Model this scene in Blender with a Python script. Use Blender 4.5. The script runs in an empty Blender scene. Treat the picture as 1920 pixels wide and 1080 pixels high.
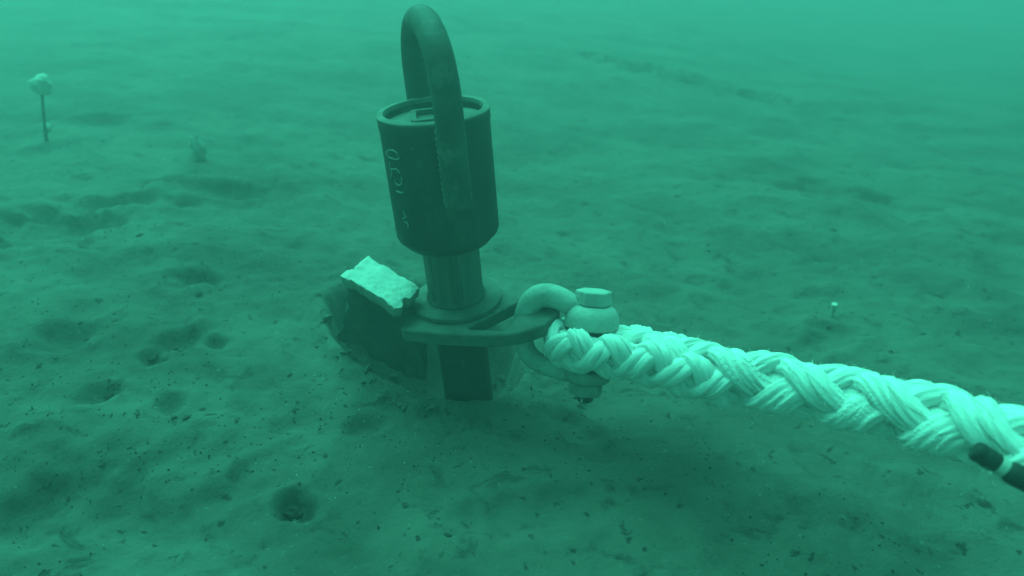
import bpy, bmesh, math, random
import numpy as np
from mathutils import Vector, Matrix
random.seed(7); rng = np.random.RandomState(11)
C = bpy.context.scene
col = C.collection
R = math.radians
PI = math.pi

# ------------------------------------------------------------------ camera
HC = 1.16                      # camera height over the seabed
PITCH = R(29)
FPX = 1251.0                   # focal length in photograph pixels (1920 wide)
cd = bpy.data.cameras.new('camera'); cam = bpy.data.objects.new('camera', cd); col.objects.link(cam)
cd.sensor_width = 36; cd.lens = 36 * FPX / 1920
cd.clip_start = 0.02; cd.clip_end = 400
cd.dof.use_dof = True; cd.dof.focus_distance = 1.6; cd.dof.aperture_fstop = 1.7
cam.location = (0, 0, HC); cam.rotation_euler = (PI/2 - PITCH, 0, 0)
C.camera = cam

# ------------------------------------------------------------------ world, sun, exposure
SUN_EL, SUN_AZ = R(60), R(-28)         # azimuth measured from +Y towards +X
w = bpy.data.worlds.new("World"); C.world = w; w.use_nodes = True
nt = w.node_tree; nt.nodes.clear()
sky = nt.nodes.new('ShaderNodeTexSky'); sky.sky_type = 'NISHITA'; sky.sun_disc = False
sky.sun_elevation = SUN_EL; sky.sun_rotation = SUN_AZ
mul = nt.nodes.new('ShaderNodeMix'); mul.data_type = 'RGBA'; mul.blend_type = 'MULTIPLY'; mul.inputs[0].default_value = 1
# daylight that reaches this depth has lost its red: the water above filters the sky
mul.inputs[7].default_value = (0.100, 1.0, 0.42, 1)
bg = nt.nodes.new('ShaderNodeBackground'); bg.inputs[1].default_value = 0.15
wo = nt.nodes.new('ShaderNodeOutputWorld')
nt.links.new(sky.outputs[0], mul.inputs[6]); nt.links.new(mul.outputs[2], bg.inputs[0]); nt.links.new(bg.outputs[0], wo.inputs[0])
sd = bpy.data.lights.new('sun', 'SUN'); sun = bpy.data.objects.new('sun', sd); col.objects.link(sun)
sd.energy = 3.8; sd.angle = R(62); sd.color = (0.105, 1.0, 0.70)
dv = Vector((math.sin(SUN_AZ)*math.cos(SUN_EL), math.cos(SUN_AZ)*math.cos(SUN_EL), math.sin(SUN_EL)))
sun.rotation_euler = dv.to_track_quat('Z', 'Y').to_euler(); sun.location = (0, 0, 6)
C.view_settings.view_transform = 'Standard'; C.view_settings.look = 'None'
C.view_settings.gamma = 1; C.view_settings.exposure = 0.52
try:
    C.cycles.use_denoising = True
    C.cycles.volume_bounces = 1
    C.cycles.max_bounces = 6
except Exception: pass

# ------------------------------------------------------------------ helpers
cP, sP = math.cos(PITCH), math.sin(PITCH)
def ray(px, py):
    u = (px-960)/FPX; v = (540-py)/FPX
    return Vector((u, cP + v*sP, -sP + v*cP))      # depth 1 along the optical axis
def at_depth(px, py, d): return Vector((0, 0, HC)) + ray(px, py)*d
def at_y(px, py, y):
    r = ray(px, py); return Vector((0, 0, HC)) + r*(y/r.y)

def _hash(ix, iy, seed):
    h = (ix*374761393 + iy*668265263 + seed*974634777) & 0xffffffff
    h = ((h ^ (h >> 13))*1274126177) & 0xffffffff
    return ((h ^ (h >> 16)) & 0xffff)/65535.0
def vnoise(x, y, seed=0):
    x = np.asarray(x, float); y = np.asarray(y, float)
    ix = np.floor(x).astype(np.int64); iy = np.floor(y).astype(np.int64)
    fx = x-ix; fy = y-iy
    fx = fx*fx*fx*(fx*(fx*6-15)+10); fy = fy*fy*fy*(fy*(fy*6-15)+10)
    a = _hash(ix, iy, seed); b = _hash(ix+1, iy, seed); c = _hash(ix, iy+1, seed); d = _hash(ix+1, iy+1, seed)
    return (a*(1-fx)+b*fx)*(1-fy) + (c*(1-fx)+d*fx)*fy - 0.5
def rot(x, y, a): return x*math.cos(a)-y*math.sin(a), x*math.sin(a)+y*math.cos(a)

PX, PY = -0.110, 1.495          # where the pile stands
DENTS = []                      # (x, y, radius x, radius y, angle, depth)
def ground(x, y):
    x = np.asarray(x, float); y = np.asarray(y, float)
    far = np.clip(np.hypot(x, y-1.5)/14, 0, 1)
    X, Y = rot(x, y, 0.5)
    z = 0.10*vnoise(X/1.3, Y/1.0, 1) + 0.075*vnoise(X/.52+7, Y/.34, 2) + 0.042*vnoise(X/.20, Y/.13+3, 3)
    X2, Y2 = rot(x, y, 1.1)
    z = z + 0.022*vnoise(X2/.09, Y2/.06, 4) + 0.010*vnoise(X/.042, Y/.033, 5) + 0.005*vnoise(x/.022, y/.022, 6)
    z = z*(1-.45*np.clip((y-1.9)/2.0, 0, 1))*.88
    z = z + far*0.5*vnoise(x/4, y/4, 8)
    near = np.exp(-(np.hypot((x-.1)/1.3, y-1.35)/.50)**2)
    z = z*(1-.72*near)
    # scour pit round the pile, open to the left, with a raised lip in front
    cx, cy = -.275, 1.715
    al = (-(x-cx)+(y-cy))*.7071; pe = ((x-cx)+(y-cy))*.7071
    wv = .10*vnoise(x*7, y*7, 9)+.07*vnoise(x*19, y*19, 19)
    r = np.hypot(al/.37, pe/.235)+wv
    z = z - 0.34*np.clip((1-r)/.55, 0, 1)**.6*(1/(1+np.exp((r-.97)*30)))
    front = 1/(1+np.exp(pe*18))
    z = z + 0.050*np.exp(-((r-1.06)/.13)**2)*front + .012*np.exp(-((r-1.2)/.2)**2)*(1+vnoise(x*30, y*30, 29))
    # shallow hollow under the shackle
    z = z - 0.035*np.exp(-((x-.22)**2+(y-1.42)**2)/.16**2)
    for (dx, dy, rx, ry, an, dep) in DENTS:
        qx, qy = rot(x-dx, y-dy, -an)
        rr = np.hypot(qx/rx, qy/ry)+.8*vnoise(x*11+dx*9, y*11, 61)+.35*vnoise(x*34, y*34, 62)
        z = z - dep*(1/(1+np.exp((rr-.8)*7))) + dep*.18*np.exp(-((rr-1.35)/.3)**2)
    # the bottom climbs to the left and far, and falls away to the right
    z = z + 0.95*np.tanh(np.clip(-.8*x+.6*y-1.9, 0, 100)*.12)
    z = z - 0.045*np.clip(x-.9-.12*y, 0, 30)
    # long low swell added at the lower left, tilted off the sun to darken it
    z = z + 0.10*np.tanh((y-1.25-.5*(x+1.0))*3.0)*(1/(1+np.exp((x+.55)*6)))
    return z
def on_ground(px, py):
    r = ray(px, py); o = Vector((0, 0, HC))
    ts = .6*1.006**np.arange(620)
    z = HC+r.z*ts; g = ground(r.x*ts, r.y*ts); i = int(np.argmax(z <= g))
    if i == 0: return o+r*ts[-1]
    a, b_ = ts[i-1], ts[i]
    fa, fb = z[i-1]-g[i-1], z[i]-g[i]
    return o+r*(a+(b_-a)*fa/(fa-fb))
for (px, py, rx, ry, an, dep) in [(372, 520, .085, .055, .3, .05), (548, 950, .05, .03, -.4, .05), (390, 348, .24, .06, .1, .028),
        (80, 420, .20, .15, .3, .07), (1560, 630, .11, .07, .6, .035), (120, 640, .10, .05, .6, .035), (500, 870, .16, .07, .9, .018),
        (1080, 800, .05, .14, .5, .03), (1620, 370, .45, .13, -.5, .04), (350, 640, .07, .045, .4, .03), (285, 668, .035, .03, 0, .03),
        (200, 225, .16, .08, .2, .03), (85, 280, .12, .08, 0, .02), (1300, 150, .9, .2, -.6, .08), (690, 800, .05, .03, .3, .02),
        (60, 960, .16, .07, .9, .04), (250, 900, .16, .04, .9, .012), (1480, 950, .03, .12, .3, .02), (1000, 960, .14, .07, .3, .03),
        (400, 640, .05, .03, 0, .03), (190, 740, .06, .03, .6, .03), (320, 760, .04, .03, .6, .025), (220, 380, .22, .06, .2, .04)]:
    p = on_ground(px, py); DENTS.append((p.x, p.y, rx, ry, an, dep))

def mat(name, base, rough=.7, var=.25, scale=30, bump=.3, bscale=120, metal=0, dist=.002, second=None, sscale=6, sthr=.55, squash=None):
    m = bpy.data.materials.new(name); m.use_nodes = True
    n = m.node_tree; b = n.nodes['Principled BSDF']
    b.inputs['Roughness'].default_value = rough; b.inputs['Metallic'].default_value = metal
    tc = n.nodes.new('ShaderNodeTexCoord')
    class _T: pass
    if squash:
        mp = n.nodes.new('ShaderNodeMapping'); mp.inputs['Scale'].default_value = (1, 1, squash); n.links.new(tc.outputs['Object'], mp.inputs[0])
        tc = _T(); tc.outputs = {'Object': mp.outputs[0]}
    t = n.nodes.new('ShaderNodeTexNoise'); t.inputs['Scale'].default_value = scale; t.inputs['Detail'].default_value = 7
    n.links.new(tc.outputs['Object'], t.inputs['Vector'])
    cr = n.nodes.new('ShaderNodeValToRGB')
    cr.color_ramp.elements[0].position = .3; cr.color_ramp.elements[1].position = .7
    cr.color_ramp.elements[0].color = tuple(c*(1-var) for c in base)+(1,)
    cr.color_ramp.elements[1].color = tuple(min(.9, c*(1+var)) for c in base)+(1,)
    n.links.new(t.outputs[0], cr.inputs[0]); out = cr.outputs[0]
    if second:
        t2 = n.nodes.new('ShaderNodeTexNoise'); t2.inputs['Scale'].default_value = sscale; t2.inputs['Detail'].default_value = 9
        t2.inputs['Roughness'].default_value = .65
        n.links.new(tc.outputs['Object'], t2.inputs['Vector'])
        c2 = n.nodes.new('ShaderNodeValToRGB'); c2.color_ramp.elements[0].position = sthr; c2.color_ramp.elements[1].position = sthr+.14
        mx = n.nodes.new('ShaderNodeMix'); mx.data_type = 'RGBA'
        n.links.new(t2.outputs[0], c2.inputs[0]); n.links.new(c2.outputs[0], mx.inputs[0])
        n.links.new(out, mx.inputs[6]); mx.inputs[7].default_value = tuple(second)+(1,); out = mx.outputs[2]
    n.links.new(out, b.inputs['Base Color'])
    t3 = n.nodes.new('ShaderNodeTexNoise'); t3.inputs['Scale'].default_value = bscale; t3.inputs['Detail'].default_value = 6
    n.links.new(tc.outputs['Object'], t3.inputs['Vector'])
    bp = n.nodes.new('ShaderNodeBump'); bp.inputs['Strength'].default_value = bump; bp.inputs['Distance'].default_value = dist
    n.links.new(t3.outputs[0], bp.inputs['Height']); n.links.new(bp.outputs[0], b.inputs['Normal'])
    return m
M = {}
def silt_mat():
    m = bpy.data.materials.new('silt'); m.use_nodes = True; n = m.node_tree; b = n.nodes['Principled BSDF']
    b.inputs['Roughness'].default_value = .95
    tc = n.nodes.new('ShaderNodeTexCoord')
    def noise(sc, det, ro, dist=0, mp=None):
        t = n.nodes.new('ShaderNodeTexNoise'); t.inputs['Scale'].default_value = sc; t.inputs['Detail'].default_value = det
        t.inputs['Roughness'].default_value = ro; t.inputs['Distortion'].default_value = dist
        src = tc.outputs['Object']
        if mp:
            q = n.nodes.new('ShaderNodeMapping'); q.inputs['Rotation'].default_value = (0, 0, mp[0]); q.inputs['Scale'].default_value = (mp[1], mp[2], 1)
            n.links.new(src, q.inputs[0]); src = q.outputs[0]
        n.links.new(src, t.inputs['Vector']); return t.outputs[0]
    def ramp(x, p0, p1):
        c = n.nodes.new('ShaderNodeMapRange'); c.interpolation_type = 'SMOOTHSTEP'
        c.inputs[1].default_value = p0; c.inputs[2].default_value = p1; n.links.new(x, c.inputs[0]); return c.outputs[0]
    def mixc(f, a, c):
        x = n.nodes.new('ShaderNodeMix'); x.data_type = 'RGBA'; n.links.new(f, x.inputs[0])
        for k, v in ((6, a), (7, c)):
            if isinstance(v, tuple): x.inputs[k].default_value = v+(1,)
            else: n.links.new(v, x.inputs[k])
        return x.outputs[2]
    c = mixc(ramp(noise(1.6, 6, .6, .4, (.7, 1, 1.7)), .36, .66), (.112, .126, .104), (.066, .075, .061))
    c = mixc(ramp(noise(8, 7, .68, .5, (.4, 1, 1.5)), .54, .70), c, (.036, .041, .034))
    c = mixc(ramp(noise(27, 4, .6, .3), .62, .70), c, (.024, .026, .022))
    c = mixc(ramp(noise(60, 3, .6), .66, .74), c, (.150, .160, .135))
    n.links.new(c, b.inputs['Base Color'])
    bp = n.nodes.new('ShaderNodeBump'); bp.inputs['Strength'].default_value = .9; bp.inputs['Distance'].default_value = .008
    n.links.new(noise(34, 9, .68), bp.inputs['Height']); n.links.new(bp.outputs[0], b.inputs['Normal'])
    return m
M['silt'] = silt_mat()
def fibre_mat():
    m = bpy.data.materials.new('white_rope_fibre'); m.use_nodes = True; n = m.node_tree; b = n.nodes['Principled BSDF']
    b.inputs['Roughness'].default_value = .85
    at = n.nodes.new('ShaderNodeAttribute'); at.attribute_name = 'fibre'
    t = n.nodes.new('ShaderNodeTexNoise'); t.inputs['Scale'].default_value = 7; t.inputs['Detail'].default_value = 6; t.inputs['Roughness'].default_value = .7
    n.links.new(at.outputs['Vector'], t.inputs['Vector'])
    t2 = n.nodes.new('ShaderNodeTexNoise'); t2.inputs['Scale'].default_value = 1.3; t2.inputs['Detail'].default_value = 8; t2.inputs['Roughness'].default_value = .65
    n.links.new(at.outputs['Vector'], t2.inputs['Vector'])
    r1 = n.nodes.new('ShaderNodeValToRGB'); r1.color_ramp.elements[0].position = .30; r1.color_ramp.elements[1].position = .52
    r1.color_ramp.elements[0].color = (.60, .61, .57, 1); r1.color_ramp.elements[1].color = (.88, .88, .86, 1)
    n.links.new(t.outputs[0], r1.inputs[0])
    r2 = n.nodes.new('ShaderNodeValToRGB'); r2.color_ramp.elements[0].position = .57; r2.color_ramp.elements[1].position = .70
    n.links.new(t2.outputs[0], r2.inputs[0])
    x = n.nodes.new('ShaderNodeMix'); x.data_type = 'RGBA'; x.inputs[7].default_value = (.26, .28, .235, 1)
    n.links.new(r2.outputs[0], x.inputs[0]); n.links.new(r1.outputs[0], x.inputs[6]); n.links.new(x.outputs[2], b.inputs['Base Color'])
    bp = n.nodes.new('ShaderNodeBump'); bp.inputs['Strength'].default_value = .8; bp.inputs['Distance'].default_value = .003
    n.links.new(t.outputs[0], bp.inputs['Height']); n.links.new(bp.outputs[0], b.inputs['Normal'])
    return m
M['fibre'] = fibre_mat()
M['paint'] = mat('black_painted_steel', (.022, .024, .024), .6, .35, 14, .25, 160, second=(.068, .076, .068), sscale=11, sthr=.55, squash=.45)
M['pipe'] = mat('silted_steel_pipe', (.045, .052, .046), .7, .35, 18, .35, 150, second=(.125, .135, .12), sscale=13, sthr=.54)
M['rim'] = mat('lit_worn_steel', (.15, .16, .14), .9, .25, 25, .4, 120)  # worn rim; light on rim, cap floor and one bead put into colour
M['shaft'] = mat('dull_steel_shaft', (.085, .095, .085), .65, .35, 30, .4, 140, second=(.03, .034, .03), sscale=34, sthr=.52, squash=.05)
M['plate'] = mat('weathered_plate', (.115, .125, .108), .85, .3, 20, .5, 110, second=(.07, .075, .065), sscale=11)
M['dark'] = mat('dark_steel', (.018, .018, .017), .85, .4, 20, .6, 70, dist=.004)
M['sludge'] = mat('silted_dark_steel', (.040, .045, .038), .95, .35, 9, .8, 45, dist=.006, second=(.075, .083, .068), sscale=14, sthr=.55)
M['galv'] = mat('galvanised_steel', (.40, .42, .39), .75, .2, 22, .5, 90, dist=.003, second=(.20, .21, .19), sscale=17, sthr=.57)
M['galv_shaded'] = mat('shaded_galvanised_steel', (.27, .285, .26), .8, .3, 22, .5, 90, dist=.003)  # same steel as above, shade of the lower shackle parts put into its colour
M['rope'] = mat('white_rope_fibre', (.80, .80, .76), .85, .08, 40, .6, 260, second=(.34, .36, .31), sscale=13, sthr=.57)
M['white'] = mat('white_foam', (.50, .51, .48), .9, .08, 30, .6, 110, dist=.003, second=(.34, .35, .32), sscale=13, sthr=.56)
M['foam_side'] = mat('shaded_foam', (.32, .32, .29), .9, .2, 30, .6, 110)  # slab sides darker than the top: shade put into the colour
M['rubber'] = mat('black_rubber', (.012, .014, .014), .75, .2, 60, .2, 200)
M['tape'] = mat('grey_tape', (.42, .42, .38), .6, .15, 60, .2, 200)
M['chalk'] = mat('paint_pen', (.22, .23, .21), .9, .4, 90, .2, 200)
M['pebble'] = mat('dark_lump', (.034, .036, .03), .95, .4, 60, .5, 90)
M['shell'] = mat('pale_shell', (.5, .5, .45), .8, .15, 60, .3, 200)
M['squirt'] = mat('grey_squirt', (.34, .35, .31), .9, .2, 40, .3, 120)
M['stalk'] = mat('dark_stalk', (.085, .09, .08), .9, .3, 60, .3, 200)
M['speck'] = mat('white_speck', (.7, .7, .68), .9, .1, 60, .1, 200)
# long fibres of the rope: stretched noise bump along the strand is in its geometry

def tag(o, label, cat, group=None, kind=None):
    if label: o['label'] = label
    if cat: o['category'] = cat
    if group: o['group'] = group
    if kind: o['kind'] = kind
    return o
def link(name, me, m, parent=None, smooth=True):
    if smooth: me.polygons.foreach_set('use_smooth', [True]*len(me.polygons))
    me.materials.append(m)
    o = bpy.data.objects.new(name, me); col.objects.link(o)
    if parent: o.parent = parent
    return o
def empty(name, loc, rot_=(0, 0, 0)):
    o = bpy.data.objects.new(name, None); o.location = loc; o.rotation_euler = rot_; o.empty_display_size = .05
    col.objects.link(o); return o
def np_mesh(name, V, F):
    me = bpy.data.meshes.new(name); V = np.asarray(V, np.float32); F = np.asarray(F, np.int32)
    me.vertices.add(len(V)); me.vertices.foreach_set('co', V.ravel())
    k = F.shape[1]
    me.loops.add(F.size); me.loops.foreach_set('vertex_index', F.ravel())
    me.polygons.add(len(F)); me.polygons.foreach_set('loop_start', np.arange(0, F.size, k)); 
    me.update(calc_edges=True); me.validate(); return me
class MB:
    def __init__(s): s.bm = bmesh.new()
    def lathe(s, prof, seg=64, M4=None, wob=0, close=False):
        rings = []
        for i, (r, z) in enumerate(prof):
            ring = []
            for k in range(seg):
                a = 2*PI*k/seg
                rr = r*(1+wob*float(vnoise(math.cos(a)*2.3+5, math.sin(a)*2.3+z*9, 21)))
                p = Vector((rr*math.cos(a), rr*math.sin(a), z))
                ring.append(s.bm.verts.new(M4 @ p if M4 else p))
            rings.append(ring)
        n = len(rings)
        for i in range(n-1 if not close else n):
            A, B = rings[i], rings[(i+1) % n]
            for k in range(seg): s.bm.faces.new((A[k], A[(k+1) % seg], B[(k+1) % seg], B[k]))
        if not close:
            if prof[0][0] > 1e-5: s.bm.faces.new(rings[0][::-1])
            if prof[-1][0] > 1e-5: s.bm.faces.new(rings[-1])
        return s
    def tube(s, pts, rad, seg=20, cap=True, wob=0):
        pts = [Vector(p) for p in pts]; n = len(pts)
        if not hasattr(rad, '__len__'): rad = [rad]*n
        prev = None; rings = []
        for i, p in enumerate(pts):
            t = (pts[min(i+1, n-1)]-pts[max(i-1, 0)]).normalized()
            if prev is None:
                prev = t.orthogonal().normalized()
            u = (prev - t*prev.dot(t)).normalized(); prev = u; v = t.cross(u)
            ring = []
            for k in range(seg):
                a = 2*PI*k/seg
                rr = rad[i]*(1+wob*float(vnoise(k*.8+3, i*.7+1, 5)))
                ring.append(s.bm.verts.new(p+(u*math.cos(a)+v*math.sin(a))*rr))
            rings.append(ring)
        for i in range(n-1):
            A, B = rings[i], rings[i+1]
            for k in range(seg): s.bm.faces.new((A[k], A[(k+1) % seg], B[(k+1) % seg], B[k]))
        if cap: s.bm.faces.new(rings[0][::-1]); s.bm.faces.new(rings[-1])
        return s
    def prism(s, outer, z0, z1, M4=None):
        f = lambda p: (M4 @ Vector(p)) if M4 else Vector(p)
        A = [s.bm.verts.new(f((x, y, z0))) for x, y in outer]; B = [s.bm.verts.new(f((x, y, z1))) for x, y in outer]
        n = len(outer)
        for i in range(n): s.bm.faces.new((A[i], A[(i+1) % n], B[(i+1) % n], B[i]))
        s.bm.faces.new(A[::-1]); s.bm.faces.new(B)
        return s
    def blob(s, c, r, sub=2, rough=.25, seed=0, sc=(1, 1, 1)):
        g = bmesh.ops.create_icosphere(s.bm, subdivisions=sub, radius=1)
        for v in g['verts']:
            p = v.co.copy(); k = 1+rough*2*float(vnoise(p.x*1.7+seed*3.1+p.z*1.3, p.y*1.7-seed*1.7+p.z, seed))
            v.co = Vector(c)+Vector((p.x*sc[0], p.y*sc[1], p.z*sc[2]))*r*k
        return s
    def build(s, name, m, parent=None, smooth=True, bevel=0, sub=0, angle=35):
        bmesh.ops.recalc_face_normals(s.bm, faces=s.bm.faces)
        me = bpy.data.meshes.new(name); s.bm.to_mesh(me); s.bm.free()
        o = link(name, me, m, parent, smooth)
        if bevel:
            b = o.modifiers.new('bevel', 'BEVEL'); b.width = bevel; b.segments = 3; b.limit_method = 'ANGLE'; b.angle_limit = R(angle)
            b.harden_normals = False
        if smooth:
            try: me.set_sharp_from_angle(angle=R(40))
            except Exception: pass
        if sub:
            q = o.modifiers.new('sub', 'SUBSURF'); q.levels = sub; q.render_levels = sub
        return o

# ------------------------------------------------------------------ seabed
def make_seabed():
    n = 820
    u = np.linspace(-1, 1, n)
    xs = -.1 + 1.25*np.sinh(u*4.15)
    v = np.linspace(-.50, 1, n)
    ys = 1.45 + 1.25*np.sinh(v*4.1)
    X, Y = np.meshgrid(xs, ys); Z = ground(X, Y)
    V = np.stack([X.ravel(), Y.ravel(), Z.ravel()], 1)
    i = np.arange(n*n).reshape(n, n)
    F = np.stack([i[:-1, :-1].ravel(), i[:-1, 1:].ravel(), i[1:, 1:].ravel(), i[1:, :-1].ravel()], 1)
    o = link('seabed', np_mesh('seabed', V, F), M['silt'])
    o['kind'] = 'structure'
    return o
make_seabed()

# ------------------------------------------------------------------ the pile with its cap, bail and collar
def zat(h): return HC-h         # heights below the camera -> world z
Z0 = zat(1.28)                  # local origin of the pile (buried foot)
LEAN = -R(3.9)
pile = empty('anchor_pile', (PX-.004, PY, Z0), (0, LEAN, 0))
tag(pile, 'dark steel anchor pile leaning slightly, with thick cylindrical cap and tall bent pipe handle', 'anchor pile')
L = lambda h: (1.28-h)/math.cos(LEAN)        # local z of something h below the camera

# lower shaft, driven into the pit
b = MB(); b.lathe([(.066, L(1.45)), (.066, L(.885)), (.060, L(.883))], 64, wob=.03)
b.build('lower_shaft', M['dark'], pile)  # darker base colour than the neck above the collar
# neck: smooth pipe between collar and cap
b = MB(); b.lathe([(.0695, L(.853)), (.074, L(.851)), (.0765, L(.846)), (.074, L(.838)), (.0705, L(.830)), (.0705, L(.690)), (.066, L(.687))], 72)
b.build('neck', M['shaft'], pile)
# flange disc
b = MB(); b.lathe([(.06, L(.8495)), (.112, L(.8495)), (.1165, L(.853)), (.1165, L(.8625)), (.10, L(.8635))], 72, wob=.015)
b.build('flange', M['plate'], pile)
# cap cylinder with recessed top
RC = .125
top, bot = L(.373), L(.672)
b = MB(); b.lathe([(.064, bot-.024), (.088, bot-.024), (.104, bot-.016), (.107, bot-.012), (.1225, bot+.004), (RC, bot+.012), (RC, bot+.045), (RC, top-.030),
      (RC+.0015, top-.026), (RC+.0015, top-.003), (RC-.001, top), (RC-.012, top), (RC-.014, top-.003), (RC-.015, top-.025), (.06, top-.025)], 96)
cap = b.build('cap', M['paint'], pile)
b = MB(); b.lathe([(RC+.0026, top-.0045), (RC+.0028, top-.0008), (RC-.0012, top+.0022), (RC-.0125, top+.0022), (RC-.0155, top-.004), (RC-.0155, top-.008),(RC-.010, top-.010),(RC-.002, top-.010)], 96, close=True)
b.build('rim', M['rim'], cap)
b = MB(); b.lathe([(.0, top-.021), (RC-.016, top-.021), (RC-.016, top-.0225), (0, top-.0225)], 72)
b.build('cap_floor', M['rim'], cap)
# square socket in the middle of the recess
b = MB()
def sq(s, r=.012, n=5):
    o = []
    for cx, cy, a0 in ((s-r, s-r, 0), (-s+r, s-r, 90), (-s+r, -s+r, 180), (s-r, -s+r, 270)):
        for k in range(n): a = R(a0+90*k/(n-1)); o.append((cx+r*math.cos(a), cy+r*math.sin(a)))
    return o
so, si = sq(.052), sq(.039, .009)
bmv = b.bm; n = len(so)
def ringv(pts, z): return [bmv.verts.new((x, y, z)) for x, y in pts]
r1, r2, r3, r4 = ringv(so, top-.022), ringv(so, top-.008), ringv(si, top-.008), ringv(si, top-.0195)
for A, B in ((r1, r2), (r2, r3), (r3, r4)):
    for k in range(n): bmv.faces.new((A[k], A[(k+1) % n], B[(k+1) % n], B[k]))
bmv.faces.new(r4)
sock = b.build('socket', M['plate'], cap); sock.rotation_euler = (0, 0, R(8))

# bail: bent pipe straddling the cap front and back
RB, RT = .1505, .0305
ang = R(-90+19)                     # direction of the front leg seen from above
fd = Vector((math.cos(ang), math.sin(ang), 0))
h_front, h_back = L(.548), L(.545)
zarc = top+.050
pts = []
for k in range(9): pts.append(fd*RB+Vector((0, 0, h_front+(zarc-h_front)*k/8)))
for k in range(1, 32):
    a = PI*k/32; pts.append(fd*(RB*math.cos(a))+Vector((0, 0, zarc+.137*math.sin(a))))
for k in range(9): pts.append(-fd*RB+Vector((0, 0, zarc+(h_back-zarc)*k/8)))
b = MB(); b.tube(pts, [RT]*len(pts), 32)
bail = b.build('handle', M['pipe'], pile)
side = Vector((-fd.y, fd.x, 0))
for sgn in (1, -1):                 # weld beads beside both legs
    for s2 in (1, -1):
        wp = []
        for k in range(40):
            z = (h_front if sgn > 0 else h_back)+.004+(top-.012-(h_front if sgn > 0 else h_back))*k/39
            wp.append(fd*sgn*(RC+.006)+side*s2*(.0205)+Vector((0, 0, z)))
        b = MB(); b.tube(wp, [.0078+.0018*math.sin(k*1.9)+.001*random.random() for k in range(40)], 10)
        b.build('weld_bead', M['rim'] if (s2 < 0 and sgn > 0) else M['pipe'], bail)  # left bead of the front leg painted paler, as if lit

# hand written marks on the cap, following its surface
def cap_point(px, py, off=.0012):
    inv = pile.matrix_basis.inverted()
    o = inv @ Vector((0, 0, HC)); d = (inv @ (Vector((0, 0, HC))+ray(px, py)))-o
    r = RC+off; A = d.x**2+d.y**2; B = 2*(o.x*d.x+o.y*d.y); Cc = o.x**2+o.y**2-r*r
    disc = max(0, B*B-4*A*Cc); t = (-B-math.sqrt(disc))/(2*A)
    return o+d*t
strokes = [
 [(725, 286), (729, 281), (738, 282), (745, 287), (748, 298), (741, 299), (730, 295), (725, 287)],
 [(731, 305), (731, 316), (738, 317), (744, 317), (750, 324)], [(733, 316), (735, 326), (733, 334)],
 [(741, 337), (742, 343), (747, 348), (752, 346), (754, 338), (752, 332)],
 [(744, 358), (750, 361), (757, 361)],
 [(755, 393), (758, 401), (762, 406), (756, 410)], [(759, 416), (763, 417), (766, 423), (765, 428)]]
for st in strokes:
    b = MB()
    dense = []
    for (x0, y0), (x1, y1) in zip(st[:-1], st[1:]):
        for k in range(5): dense.append((x0+(x1-x0)*k/5+random.uniform(-.3, .3), y0+(y1-y0)*k/5+random.uniform(-.3, .3)))
    dense.append(st[-1])
    b.tube([cap_point(x, y, .0003) for x, y in dense], [.0017+.0009*random.random() for _ in dense], 6)
    b.build('painted_mark', M['chalk'], cap)

# collar plate: stadium-like link round the pile with windows and a rounded nose
ROTP = R(-11)
collar = empty('collar', (0, 0, 0)); 
def collar_outline():
    o = [(-.106, -.136), (-.098, -.148), (.0, -.156), (.07, -.156), (.13, -.154), (.19, -.138)]
    for k in range(13):
        a = R(-55+110*k/12); o.append((.200+.068*math.cos(a), -.012+.108*math.sin(a)))
    o += [(.18, .098), (.13, .118), (.07, .132), (.0, .138), (-.098, .136), (-.106, .128)]
    return o
col.objects.unlink(collar); bpy.data.objects.remove(collar)
def make_collar():
    bm = bmesh.new()
    out = collar_outline()
    holes = [[(.060, -.124), (.068, -.131), (.148, -.129), (.157, -.121), (.184, .018), (.176, .026)]]
    def loop(pts, z): 
        vs = [bm.verts.new((x, y, z)) for x, y in pts]
        es = [bm.edges.new((vs[i], vs[(i+1) % len(vs)])) for i in range(len(vs))]
        return vs, es
    E = []
    for h in [out]+holes: E += loop(h, 0)[1]
    bmesh.ops.triangle_fill(bm, use_beauty=True, edges=E)
    bmesh.ops.dissolve_limit(bm, angle_limit=.01, verts=bm.verts, edges=bm.edges)
    g = bmesh.ops.extrude_face_region(bm, geom=list(bm.faces))
    for v in g['geom']:
        if isinstance(v, bmesh.types.BMVert): v.co.z -= .036
    bmesh.ops.recalc_face_normals(bm, faces=bm.faces)
    me = bpy.data.meshes.new('collar'); bm.to_mesh(me); bm.free()
    o = link('collar', me, M['plate'], pile)
    try: me.set_sharp_from_angle(angle=R(40))
    except Exception: pass
    bv = o.modifiers.new('bevel', 'BEVEL'); bv.width = .008; bv.segments = 4; bv.limit_method = 'ANGLE'; bv.angle_limit = R(50)
    o.location = (0, 0, L(.8655)); o.rotation_euler = (0, 0, ROTP)
    return o
make_collar()
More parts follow.
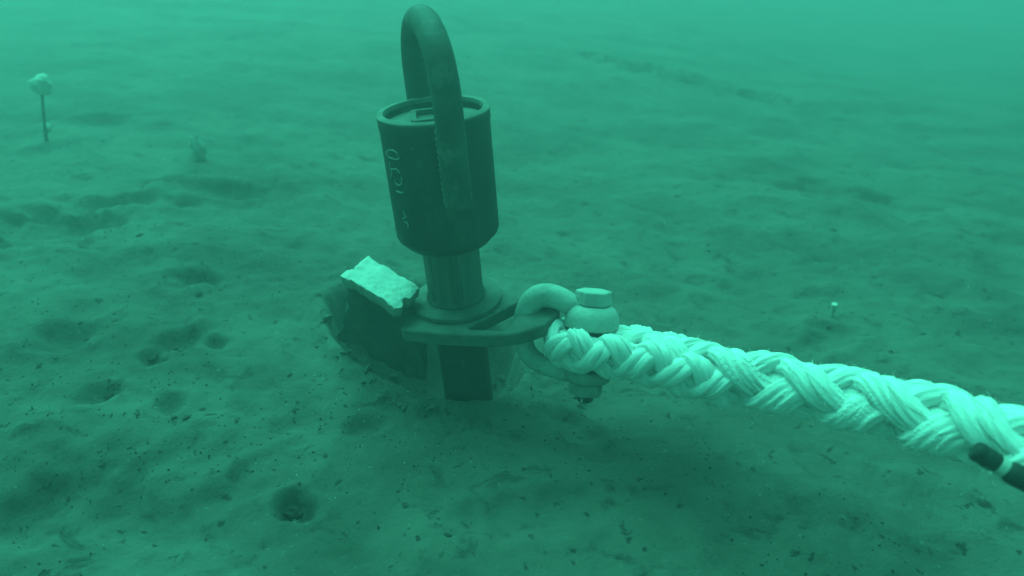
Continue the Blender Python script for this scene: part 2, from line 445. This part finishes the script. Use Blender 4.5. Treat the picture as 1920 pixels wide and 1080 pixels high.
# dark bracket on the left of the collar, going down into the pit
b = MB()
def box8(mb, P, cuts=7, noise=.006, seed=3):
    vs = [mb.bm.verts.new(p) for p in P]
    for f in ((0, 1, 2, 3), (7, 6, 5, 4), (0, 4, 5, 1), (1, 5, 6, 2), (2, 6, 7, 3), (3, 7, 4, 0)): mb.bm.faces.new([vs[i] for i in f])
    bmesh.ops.recalc_face_normals(mb.bm, faces=mb.bm.faces)
    bmesh.ops.subdivide_edges(mb.bm, edges=mb.bm.edges, cuts=cuts, use_grid_fill=True)
    mb.bm.normal_update()
    for v in mb.bm.verts:
        p = v.co*26; v.co += v.normal*noise*2*float(vnoise(p.x+p.z*.7+seed, p.y-p.z*.6, seed)) + v.normal*noise*.8*float(vnoise(p.x*3+p.z, p.y*3+p.z*2, seed+1))
inv = pile.matrix_basis.inverted()
bt = [at_depth(664, 520, 1.73), at_depth(700, 500, 1.82), at_depth(776, 556, 1.73), at_depth(768, 566, 1.66)]
bb = [at_depth(632, 636, 1.86), at_depth(668, 622, 1.98), at_depth(802, 690, 1.88), at_depth(798, 716, 1.80)]
P8 = [inv @ bt[3], inv @ bt[0], inv @ bt[1], inv @ bt[2], inv @ bb[3], inv @ bb[0], inv @ bb[1], inv @ bb[2]]
box8(b, P8, 14, .013)
b.build('side_bracket', M['sludge'], pile)

# ------------------------------------------------------------------ white slab on the bracket
def make_slab():
    h = .80
    A, Bc, Cc, D = at_depth(689, 476, 1.78), at_depth(788, 540, 1.67), at_depth(741, 577, 1.595), at_depth(642, 514, 1.70)
    nrm = ((Bc-A).cross(D-A)).normalized()
    if nrm.z < 0: nrm = -nrm
    ctr = (A+Bc+Cc+D)/4
    e = empty('white_slab', ctr-nrm*.024)
    tag(e, 'torn white foam slab lying tilted on the dark bracket left of the pile', 'foam slab')
    bm = bmesh.new(); n = 40
    def pt(u, v, t):
        p = A*(1-u)*(1-v)+Bc*u*(1-v)+Cc*u*v+D*(1-u)*v
        c = (A+Bc+Cc+D)/4
        ed = min(u, 1-u, v, 1-v)
        # bite out of the left end and the corner, and ragged outline
        if u < .001: p = p+(Bc-A)*(.10*math.exp(-((v-.55)/.16)**2) + .08*float(vnoise(v*3.3, 1, 4)))
        if u > .999: p = p-(Bc-A)*(.07*math.exp(-((v-.62)/.10)**2)+.07*float(vnoise(v*3.7, 2, 4)))
        if v < .001 or v > .999: p = p+(D-A)*(.09*float(vnoise(u*4.3, v*5, 5))+.03*float(vnoise(u*17, v*5, 6)))
        top = .007*float(vnoise(u*5, v*3, 8))+.004*float(vnoise(u*16, v*9, 9)) - .004*math.exp(-ed*30)
        q = p + nrm*(top if t == 0 else -.036)
        if t == 1: q = q+(c-q)*.05
        return q-(ctr-nrm*.024)
    T = [[bm.verts.new(pt(i/n, j/n, 0)) for j in range(n+1)] for i in range(n+1)]
    for i in range(n):
        for j in range(n): bm.faces.new((T[i][j], T[i+1][j], T[i+1][j+1], T[i][j+1]))
    me = bpy.data.meshes.new('foam_top')
    bmesh.ops.recalc_face_normals(bm, faces=bm.faces); bm.to_mesh(me)
    # sides and bottom in a second mesh
    bm2 = bmesh.new()
    U = []
    per = [(i, 0) for i in range(n)]+[(n, j) for j in range(n)]+[(i, n) for i in range(n, 0, -1)]+[(0, j) for j in range(n, 0, -1)]
    a = [bm2.verts.new(T[i][j].co-nrm*.0005) for i, j in per]
    c = [bm2.verts.new(pt(i/n, j/n, 1)) for i, j in per]
    m_ = len(per)
    for k in range(m_): bm2.faces.new((a[k], a[(k+1) % m_], c[(k+1) % m_], c[k]))
    bm2.faces.new(c)
    bmesh.ops.recalc_face_normals(bm2, faces=bm2.faces)
    me2 = bpy.data.meshes.new('foam_side'); bm2.to_mesh(me2); bm.free(); bm2.free()
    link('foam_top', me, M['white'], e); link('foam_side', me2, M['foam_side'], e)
make_slab()

# ------------------------------------------------------------------ shackle
pin_c = at_depth(1105, 651, 1.655)
TILT = R(-20)
sh = empty('bow_shackle', pin_c, (TILT, 0, ROTP))
MS = Matrix.Translation(pin_c) @ Matrix.Rotation(ROTP, 4, 'Z') @ Matrix.Rotation(TILT, 4, 'X')
tag(sh, 'pale galvanised bow shackle hooked through the collar, its bolt holding the white rope', 'shackle')
bow = [(.0, .078), (-.03, .090), (-.06, .106), (-.09, .118), (-.120, .121), (-.146, .110), (-.163, .08), (-.169, .045), (-.169, .01), (-.161, -.02), (-.142, -.044),
       (-.115, -.057), (-.08, -.065), (-.04, -.070), (.0, -.071)]
def smooth(pts, it=2):
    for _ in range(it):
        q = [pts[0]]
        for a, c in zip(pts[:-1], pts[1:]): q += [tuple(.75*x+.25*y for x, y in zip(a, c)), tuple(.25*x+.75*y for x, y in zip(a, c))]
        q.append(pts[-1]); pts = q
    return pts
bp = [Vector((x, 0, z)) for x, z in smooth(bow)]
nb = len(bp)
b = MB(); b.tube(bp, [.0235+.006*math.exp(-((i/(nb-1)-.33)/.2)**2)+.002*abs(2*i/(nb-1)-1) for i in range(nb)], 28, wob=.04)
b.build('bow', M['galv'], sh)
MB().lathe([(.020, .050), (.060, .050), (.066, .054), (.0675, .062), (.066, .078), (.062, .090), (.055, .100), (.046, .106), (.020, .107)], 56, wob=.05).build('eye_boss', M['galv'], sh)
MB().lathe([(.020, -.086), (.048, -.086), (.056, -.080), (.059, -.070), (.058, -.060), (.053, -.055), (.020, -.054)], 56, wob=.05).build('eye_boss', M['galv_shaded'], sh)
b = MB(); b.lathe([(.026, -.12), (.026, .12)], 32); pin = b.build('bolt', M['galv_shaded'], sh)
def hexa(r, z0, z1, rotd, name, m, par):
    b = MB(); b.prism([(r*math.cos(R(60*k+rotd)), r*math.sin(R(60*k+rotd))) for k in range(6)], z0, z1)
    return b.build(name, m, par, bevel=.004)
hexa(.046, .1075, .143, 8, 'bolt_head', M['galv'], pin)
hexa(.044, -.120, -.0885, 20, 'nut', M['galv_shaded'], sh)
b = MB(); b.lathe([(.016, -.140), (.020, -.136), (.022, -.1205)], 24); b.build('bolt_end', M['dark'], pin)
b = MB(); b.tube([Vector((-.006, -.036, -.128)), Vector((-.006, .036, -.128))], .0035, 8); b.build('split_pin', M['galv'], pin)

# ------------------------------------------------------------------ rope
def catmull(P, n):
    P = [np.array(p, float) for p in P]; P = [2*P[0]-P[1]]+P+[2*P[-1]-P[-2]]
    out = []
    for i in range(1, len(P)-2):
        for k in range(n):
            t = k/n; a, b_, c, d = P[i-1], P[i], P[i+1], P[i+2]
            out.append(.5*((2*b_)+(-a+c)*t+(2*a-5*b_+4*c-d)*t*t+(-a+3*b_-3*c+d)*t**3))
    out.append(P[-2]); return np.array(out)
def resample(P, m):
    d = np.r_[0, np.cumsum(np.linalg.norm(np.diff(P, axis=0), axis=1))]
    s = np.linspace(0, d[-1], m)
    return np.stack([np.interp(s, d, P[:, k]) for k in range(3)], 1), s
def strand_mesh(path, outdir, rs, ns, yarns=7, seed=0, flat=1.0, tw=9.0, s=None):
    T = np.gradient(path, axis=0); T /= np.linalg.norm(T, axis=1, keepdims=True)
    O = outdir-(outdir*T).sum(1, keepdims=True)*T; O /= np.linalg.norm(O, axis=1, keepdims=True)
    B = np.cross(T, O)
    ph = np.linspace(0, 2*PI, ns, endpoint=False)
    m = len(path)
    sl = s[:, None]
    ridge = np.abs(np.sin((yarns*(ph[None, :])+tw*2*PI*sl)/2*1.0))
    fray = vnoise(ph[None, :]*1.6*np.ones_like(sl)+seed*5, sl*9+seed, 31)
    fine = vnoise(ph[None, :]*9*np.ones_like(sl)+tw*4*sl+seed, sl*22, 33)
    rr = rs[:, None]*(.89+.13*ridge+.30*fray+.16*fine)
    V = path[:, None, :]+rr[..., None]*(np.cos(ph)[None, :, None]*O[:, None, :]*flat+np.sin(ph)[None, :, None]*B[:, None, :]*1.08)
    idx = np.arange(m*ns).reshape(m, ns)
    F = np.stack([idx[:-1, :], np.roll(idx[:-1, :], -1, 1), np.roll(idx[1:, :], -1, 1), idx[1:, :]], -1).reshape(-1, 4)
    tws = ph[None, :]+tw*2*PI*sl*.35
    A = np.stack([np.broadcast_to(sl*5+seed*3.3, tws.shape), np.cos(tws)*1.6+seed, np.sin(tws)*1.6], -1)
    return V.reshape(-1, 3), F, A.reshape(-1, 3)
def braid(center, Ro, name, m, parent, pitch, up=(0, 0, 1), en=1.0, eb=1.0, taper=None, samples=900, ns=28, core=True, phase=0.0):
    P, s = resample(center, samples)
    T = np.gradient(P, axis=0); T /= np.linalg.norm(T, axis=1, keepdims=True)
    U = np.tile(np.array(up, float), (samples, 1)); U = U-(U*T).sum(1, keepdims=True)*T; U /= np.linalg.norm(U, axis=1, keepdims=True)
    W = np.cross(T, U)
    k = taper(s/s[-1]) if taper else np.ones_like(s)
    Vs, Fs, As, off = [], [], [], 0
    for sg in (1, -1):
        for p in range(2):
            for q in (-.5, .5):
                # lead distance between the two strands of a pair
                sq_ = s+q*.115*pitch
                own = 2*PI*(sq_/pitch+.10*vnoise(s*3.1+phase, s*0+1.5, 77)+.035*vnoise(s*11+p*5+sg*3, s*0+q, 78))
                th = sg*own+p*PI+phase
                rad = Ro*(.56+sg*.17*np.cos(2*own+.5))
                rad = rad*(1+.14*vnoise(s*9+p*3+sg, q*3+s*0, 41))
                o = U*np.cos(th)[:, None]*eb+W*np.sin(th)[:, None]*en
                path = P+o*(rad*k)[:, None]
                V, F, A_ = strand_mesh(path, o, Ro*.335*k, ns, yarns=10, seed=p*2+sg+q, s=s, tw=11*sg, flat=.92)
                Vs.append(V); Fs.append(F+off); off += len(V); As.append(A_)
    if core:
        ph = np.linspace(0, 2*PI, 16, endpoint=False)
        V = P[:, None, :]+(Ro*.46*k)[:, None, None]*(np.cos(ph)[None, :, None]*U[:, None, :]*eb+np.sin(ph)[None, :, None]*W[:, None, :]*en)
        idx = np.arange(samples*16).reshape(samples, 16)
        F = np.stack([idx[:-1, :], np.roll(idx[:-1, :], -1, 1), np.roll(idx[1:, :], -1, 1), idx[1:, :]], -1).reshape(-1, 4)
        Vs.append(V.reshape(-1, 3)); Fs.append(F+off); As.append(V.reshape(-1, 3)*20)
    me = np_mesh(name, np.concatenate(Vs), np.concatenate(Fs))
    at = me.attributes.new('fibre', 'FLOAT_VECTOR', 'POINT'); at.data.foreach_set('vector', np.concatenate(As).astype(np.float32).ravel())
    return link(name, me, m, parent)

rp = [(1135, 652, 1.63), (1180, 660, 1.615), (1250, 678, 1.58), (1400, 709, 1.50), (1600, 750, 1.36), (1750, 786, 1.24), (1900, 832, 1.12), (2080, 896, 1.00), (2350, 1010, .86)]
RP = [at_depth(*q) for q in rp]
rope = empty('mooring_rope', RP[1])
tag(rope, 'thick white braided mooring rope running from the shackle to the right edge', 'rope')
loc = lambda v: Vector(v)-RP[1]
cl = catmull([loc(p) for p in RP], 24)
sm = lambda t, a, b_: np.clip((t-a)/(b_-a), 0, 1)**2*(3-2*np.clip((t-a)/(b_-a), 0, 1))
main = braid(cl, .0645, 'braided_body', M['fibre'], rope, .315, taper=lambda t: .74+.26*sm(t, 0, .09), samples=1500, ns=40, eb=1.04, en=.95, phase=.6)
# the eye: a loop of the same rope round the shackle bolt
ka = (MS.to_3x3() @ Vector((0, 0, 1))).normalized()
rd = (RP[3]-RP[0]); rd = (rd-ka*rd.dot(ka)*.75).normalized(); rn = ka.cross(rd).normalized()
def E(a, n, h): return loc(pin_c+rd*a+rn*n+ka*h)
eye = [E(.34, -.020, -.030), E(.26, -.034, -.018), E(.16, -.050, -.002), E(.07, -.062, .002), E(.0, -.068, .002), E(-.056, -.052, .004), E(-.082, 0, .004), E(-.056, .050, .005),
       E(.0, .066, .004), E(.07, .060, .006), E(.15, .046, .006), E(.25, .030, .0), E(.34, .015, -.010)]
braid(catmull(eye, 20), .049, 'eye_splice', M['fibre'], rope, .175, samples=800, eb=1.30, en=.86, ns=24)
# loose frayed yarns
def yarn(p0, p1, sag, r):
    pts = []; b = MB()
    for k in range(9):
        t = k/8; pts.append(Vector(p0).lerp(Vector(p1), t)+Vector((random.uniform(-.002, .002), random.uniform(-.002, .002), -sag*4*t*(1-t))))
    b.tube(pts, [r*(1-.5*k/8) for k in range(9)], 5); b.build('frayed_yarn', M['rope'], rope)
yarn(loc(at_depth(1268, 728, 1.55)), loc(at_depth(1259, 750, 1.55)), .004, .0016)
yarn(loc(at_depth(1275, 732, 1.55)), loc(at_depth(1257, 742, 1.55)), .004, .0014)
for k in range(46):
    t = random.random(); i = int(t*(len(cl)-30)); c = Vector(cl[i]); d = (Vector(cl[i+3])-c).normalized()
    a = random.uniform(0, 2*PI); o = d.orthogonal().normalized(); o.rotate(Matrix.Rotation(a, 3, d))
    p0 = c+o*.052; ln = random.uniform(.008, .022)
    yarn(p0, p0+o*random.uniform(.008, .016)+d*ln*random.choice((-1, 1)), -.001, .0007)
for k in range(26):
    a = random.uniform(.6*PI, 1.4*PI)
    p = E(.108*math.cos(a), .105*math.sin(a), random.uniform(-.04, .04)); o = (rd*math.cos(a)+rn*math.sin(a)+Vector((0, 0, random.uniform(-.6, .6))))
    yarn(p, p+o*random.uniform(.006, .014), 0, .0008)

# fuzz of broken fibres standing off the strands, nobody could count them
def make_fuzz(me_obj, n, name):
    me = me_obj.data; nv = len(me.vertices)
    co = np.empty(nv*3, np.float32); me.vertices.foreach_get('co', co); co = co.reshape(-1, 3)
    no = np.empty(nv*3, np.float32); me.vertices.foreach_get('normal', no); no = no.reshape(-1, 3)
    ids = rng.randint(0, nv, n); P = co[ids]; N = no[ids]
    t = rng.normal(size=(n, 3)); t -= (t*N).sum(1, keepdims=True)*N; t /= np.linalg.norm(t, axis=1, keepdims=True)
    b2 = np.cross(N, t); ln = rng.uniform(.004, .014, (n, 1)); lift = rng.uniform(.25, 1, (n, 1))
    V, F = [], []
    rings = []
    for k, f in enumerate((0, .4, .8, 1.0)):
        c = P+N*ln*lift*f*(1-.35*f)+t*ln*f*.9+b2*ln*.25*np.sin(f*5)
        r = .00055*(1-.6*f)
        rings.append(np.stack([c+N*r, c-N*r*.5+b2*r*.87, c-N*r*.5-b2*r*.87], 1))
    V = np.stack(rings, 1).reshape(-1, 3)
    base = np.arange(n)[:, None, None]*12; fs = []
    for k in range(3):
        for j in range(3): fs.append([k*3+j, k*3+(j+1) % 3, k*3+3+(j+1) % 3, k*3+3+j])
    F = (base+np.array(fs)[None]).reshape(-1, 4)
    o = link(name, np_mesh(name, V, F), M['rope'], rope); o['kind'] = 'stuff'
make_fuzz(main, 5200, 'fibre_fuzz')

# ------------------------------------------------------------------ black cable with a pale band lying against the rope
c0, c1, c2 = at_depth(1826, 842, 1.035), at_depth(1880, 877, 1.02), at_depth(1990, 935, .99)
cb = empty('marker_cable', c0)
tag(cb, 'short black cable end with one pale tape band beside the rope at right edge', 'cable')
q = lambda v: v-c0
dd = (c1-c0).normalized()
def rod(a, e, r, name, m):
    a, e = q(a), q(e); d = (e-a).normalized(); n = 14
    pts = [a+(e-a)*k/n for k in range(n+1)]
    rr = [r*.80, r*.96]+[r*(1+.03*math.sin(k*1.3)) for k in range(n-3)]+[r*.96, r*.82]
    b = MB(); b.tube(pts, rr, 28); return b.build(name, m, cb)
mid1 = c0.lerp(c1, .84); 
rod(c0, mid1, .0162, 'cable_sleeve', M['rubber'])
b = MB(); b.tube([q(c0.lerp(c1, .82)), q(c0.lerp(c1, .86)), q(c0.lerp(c1, 1.08)), q(c0.lerp(c1, 1.12))], [.0130, .0150, .0150, .0125], 28); b.build('tape_band', M['tape'], cb)
rod(c0.lerp(c1, 1.10)+Vector((0, 0, .0)), c2, .0178, 'cable_sleeve', M['rubber'])

# ------------------------------------------------------------------ small life and litter on the bottom
p = on_ground(84, 262)
sp = empty('sea_pen', p)
tag(sp, 'pale rounded sea creature on a thin dark stalk, far upper left', 'sea creature')
topp = at_y(78, 158, p.y)-p
b = MB(); b.tube([Vector((0, 0, -.03)), topp*.3+Vector((.003, 0, 0)), topp*.65, topp], [.009, .0065, .006, .006], 10); b.build('stalk', M['stalk'], sp)
b = MB(); b.blob(topp, .040, 3, .28, 2, (1.05, .9, .95)); b.blob(topp+Vector((.015, 0, .02)), .022, 3, .28, 5)
b.blob(topp+Vector((-.02, 0, -.01)), .020, 3, .28, 6); b.build('crown', M['shell'], sp)
p = on_ground(89, 244)
b = MB(); b.blob((0, 0, .012), .021, 3, .2, 4); o = b.build('pale_shell', M['tape']); o.location = p
tag(o, 'small round pale shell lying at the foot of the stalked creature', 'shell')
p = on_ground(378, 300); 
b = MB(); b.blob((0, 0, .045), .033, 3, .4, 9, (.8, .8, 1.7)); b.blob((-.02, 0, .07), .018, 3, .4, 3, (1, 1, 1.6)); o = b.build('sea_squirt', M['squirt']); o.location = p
tag(o, 'faint translucent grey sea squirt standing on silt in the upper left', 'sea creature')
p = on_ground(1560, 592)
b = MB(); tpt = at_y(1565, 570, p.y-.01)-p
b.tube([Vector((0, 0, 0)), tpt*.3, tpt*.35, tpt], [.002, .003, .0085, .0095], 10); o = b.build('white_tube', M['shell']); o.location = p
tag(o, 'small white tube standing up from the silt above the rope', 'worm tube')
p = on_ground(548, 962)
b = MB(); b.blob((0, 0, .004), .020, 3, .45, 7, (1.1, .8, .7)); b.blob((.018, -.003, .0), .011, 3, .4, 8); o = b.build('dark_stone', M['pebble']); o.location = p
tag(o, 'black rough stone half sunk in a hollow at the lower left centre', 'stone')

# crumbled clods of silt round the lip of the pit
clod = []
for k in range(4):
    b = MB(); b.blob((0, 0, 0), .012, 3, .55, 40+k, (1.2, 1, .7)); clod.append(b.build('silt_clod', M['silt']))
rc = random.Random(9)
cs = [(rc.gauss(0, 1), rc.gauss(0, 1)) for _ in range(46)]
lip = [(618, 600), (640, 640), (665, 672), (700, 712), (740, 742), (790, 758), (850, 762), (905, 735), (945, 705), (680, 660), (720, 700)]
for i, (gx, gy) in enumerate(cs):
    lx, ly = lip[i % len(lip)]; p = on_ground(lx+gx*15, ly+gy*9)
    o = clod[i % 4] if i < 4 else clod[i % 4].copy()
    if i >= 4: col.objects.link(o)
    s = rc.uniform(.3, 1.15)**1.3; o.scale = (s, s*rc.uniform(.7, 1.2), s*rc.uniform(.6, 1)); o.rotation_euler = (rc.random(), rc.random(), rc.uniform(0, 6))
    o.location = p-Vector((0, 0, .002))
    tag(o, 'small crumbled clod of green silt on the rim of the pit round the pile', 'silt clod', 'crumbled silt clods along the pit rim')

# countable dark lumps of the foreground: individuals sharing a few meshes
lumps = []
for k in range(6):
    b = MB(); b.blob((0, 0, 0), .010, 2, .5, 20+k, (1.25, .95, .38)); o = b.build('dark_lump', M['pebble'])
    lumps.append(o)
spots = [(1270, 369, .022), (1553, 612, .014), (596, 649, .013), (262, 440, .018), (41, 492, .014), (150, 462, .012), (285, 668, .022), (345, 545, .01), (370, 548, .022), (392, 546, .014),
 (200, 742, .018), (380, 765, .015), (440, 790, .014), (650, 762, .013), (75, 683, .016), (150, 604, .012), (215, 600, .014), (320, 445, .012), (560, 490, .013), (597, 552, .014),
 (530, 515, .01), (350, 780, .016), (322, 783, .012), (545, 700, .013), (600, 720, .012), (430, 858, .013), (610, 852, .013), (560, 855, .010), (155, 808, .012), (420, 925, .013), (243, 838, .01),
 (630, 905, .014), (785, 1010, .016), (838, 1005, .014), (290, 1025, .014), (500, 1065, .014), (190, 868, .012), (90, 905, .014), (130, 930, .014), (730, 425, .013), (757, 425, .014), (1200, 495, .012),
 (1150, 515, .01), (1370, 565, .012), (1500, 610, .01), (1670, 660, .018), (1355, 640, .012), (1840, 700, .016), (1410, 880, .009), (1480, 960, .01), (1320, 820, .009), (1620, 1010, .01), (1730, 540, .014), (1640, 520, .014),
 (1330, 470, .014), (1560, 430, .018), (1080, 340, .016), (1150, 420, .014), (1000, 380, .014), (980, 930, .009), (1100, 960, .008), (1200, 900, .009), (700, 960, .009), (720, 880, .009), (880, 860, .009)]
rr = random.Random(5)
for k in range(210):
    x = rr.triangular(0, 1350, 250); y = rr.triangular(330, 1070, 640)
    if 600 < x < 1200 and 380 < y < 760: continue
    if x > 1150 and y > 600: continue
    spots.append((x, y, rr.uniform(.004, .0105)))
first = {}
for i, (px, py, sz) in enumerate(spots):
    p = on_ground(px, py); src = lumps[i % 6]
    if (i % 6) not in first: o = src; first[i % 6] = 1
    else: o = src.copy(); col.objects.link(o)
    s = sz/.012*.68; o.scale = (s*rr.uniform(.8, 1.3), s*rr.uniform(.8, 1.2), s*rr.uniform(.7, 1.4)); o.rotation_euler = (rr.uniform(-.3, .3), rr.uniform(-.3, .3), rr.uniform(0, 6.28))
    o.location = p-Vector((0, 0, .002))
    tag(o, 'small dark lump of debris lying loose on the green silt', 'debris lump', 'small dark lumps scattered over the seabed')

# fine dark grit and pale crumbs nobody could count
def scatter(name, n, fn, size, m, label, cat):
    V, F = [], []
    base = np.array([(1, 0, 0), (-1, 0, 0), (0, 1, 0), (0, -1, 0), (0, 0, 1), (0, 0, -1)], float)
    tri = np.array([(0, 2, 4), (2, 1, 4), (1, 3, 4), (3, 0, 4), (2, 0, 5), (1, 2, 5), (3, 1, 5), (0, 3, 5)])
    k = 0
    while k < n:
        q_ = fn()
        if q_ is None: continue
        s = rng.uniform(*size)
        V.append(base*s*rng.uniform(.6, 1.4, (6, 1))*rng.uniform(.7, 1.3, 3)+np.array(q_)); F.append(tri+6*k); k += 1
    o = link(name, np_mesh(name, np.concatenate(V), np.concatenate(F)), m)
    tag(o, label, cat, kind='stuff'); return o
def g_pt():
    x = rng.normal(-.5, 1.3); y = abs(rng.normal(0, 1.5))+.7
    if vnoise(x*3, y*3, 50) < -.02: return None
    return (x, y, float(ground(x, y))+.0006)
scatter('grit', 2600, g_pt, (.0012, .0034), M['pebble'], 'fine dark grit strewn over the silt bottom', 'grit')
def lip_pt():
    px, py = rng.normal(690, 120), rng.normal(800, 90)
    if not (450 < px < 960 and 690 < py < 1000): return None
    p = on_ground(px, py); return (p.x, p.y, p.z+.001)
scatter('pale_crumbs', 90, lip_pt, (.0007, .0019), M['speck'], 'tiny pale crumbs sprinkled on the silt below the pile', 'crumbs')
def snow_pt():
    d = rng.uniform(.5, 3.0); p = at_depth(rng.uniform(-100, 2020), rng.uniform(-50, 1130), d)
    if p.z < float(ground(p.x, p.y))+.03: return None
    return tuple(p)
scatter('marine_snow', 420, snow_pt, (.0004, .0011), M['speck'], 'tiny pale particles drifting in the green water', 'particles')

# ------------------------------------------------------------------ haze: the water itself
HZ = 100.0
def make_haze():
    bm = bmesh.new(); bmesh.ops.create_cube(bm, size=1)
    me = bpy.data.meshes.new('haze'); 
    zt, zb = HC+.35, -6.5
    for v in bm.verts: v.co = Vector((v.co.x*2*HZ, v.co.y*2*HZ, zb if v.co.z < 0 else zt))
    bm.to_mesh(me); bm.free()
    m = bpy.data.materials.new('water'); m.use_nodes = True; n = m.node_tree; n.nodes.clear()
    o_ = n.nodes.new('ShaderNodeOutputMaterial'); pv = n.nodes.new('ShaderNodeVolumePrincipled')
    pv.inputs['Color'].default_value = (.62, .68, .70, 1); pv.inputs['Density'].default_value = .118
    pv.inputs['Anisotropy'].default_value = .55
    n.links.new(pv.outputs[0], o_.inputs['Volume'])
    me.materials.append(m); o = bpy.data.objects.new('haze', me); col.objects.link(o)
    tag(o, 'green murky water around everything', 'water', kind='stuff')
make_haze()
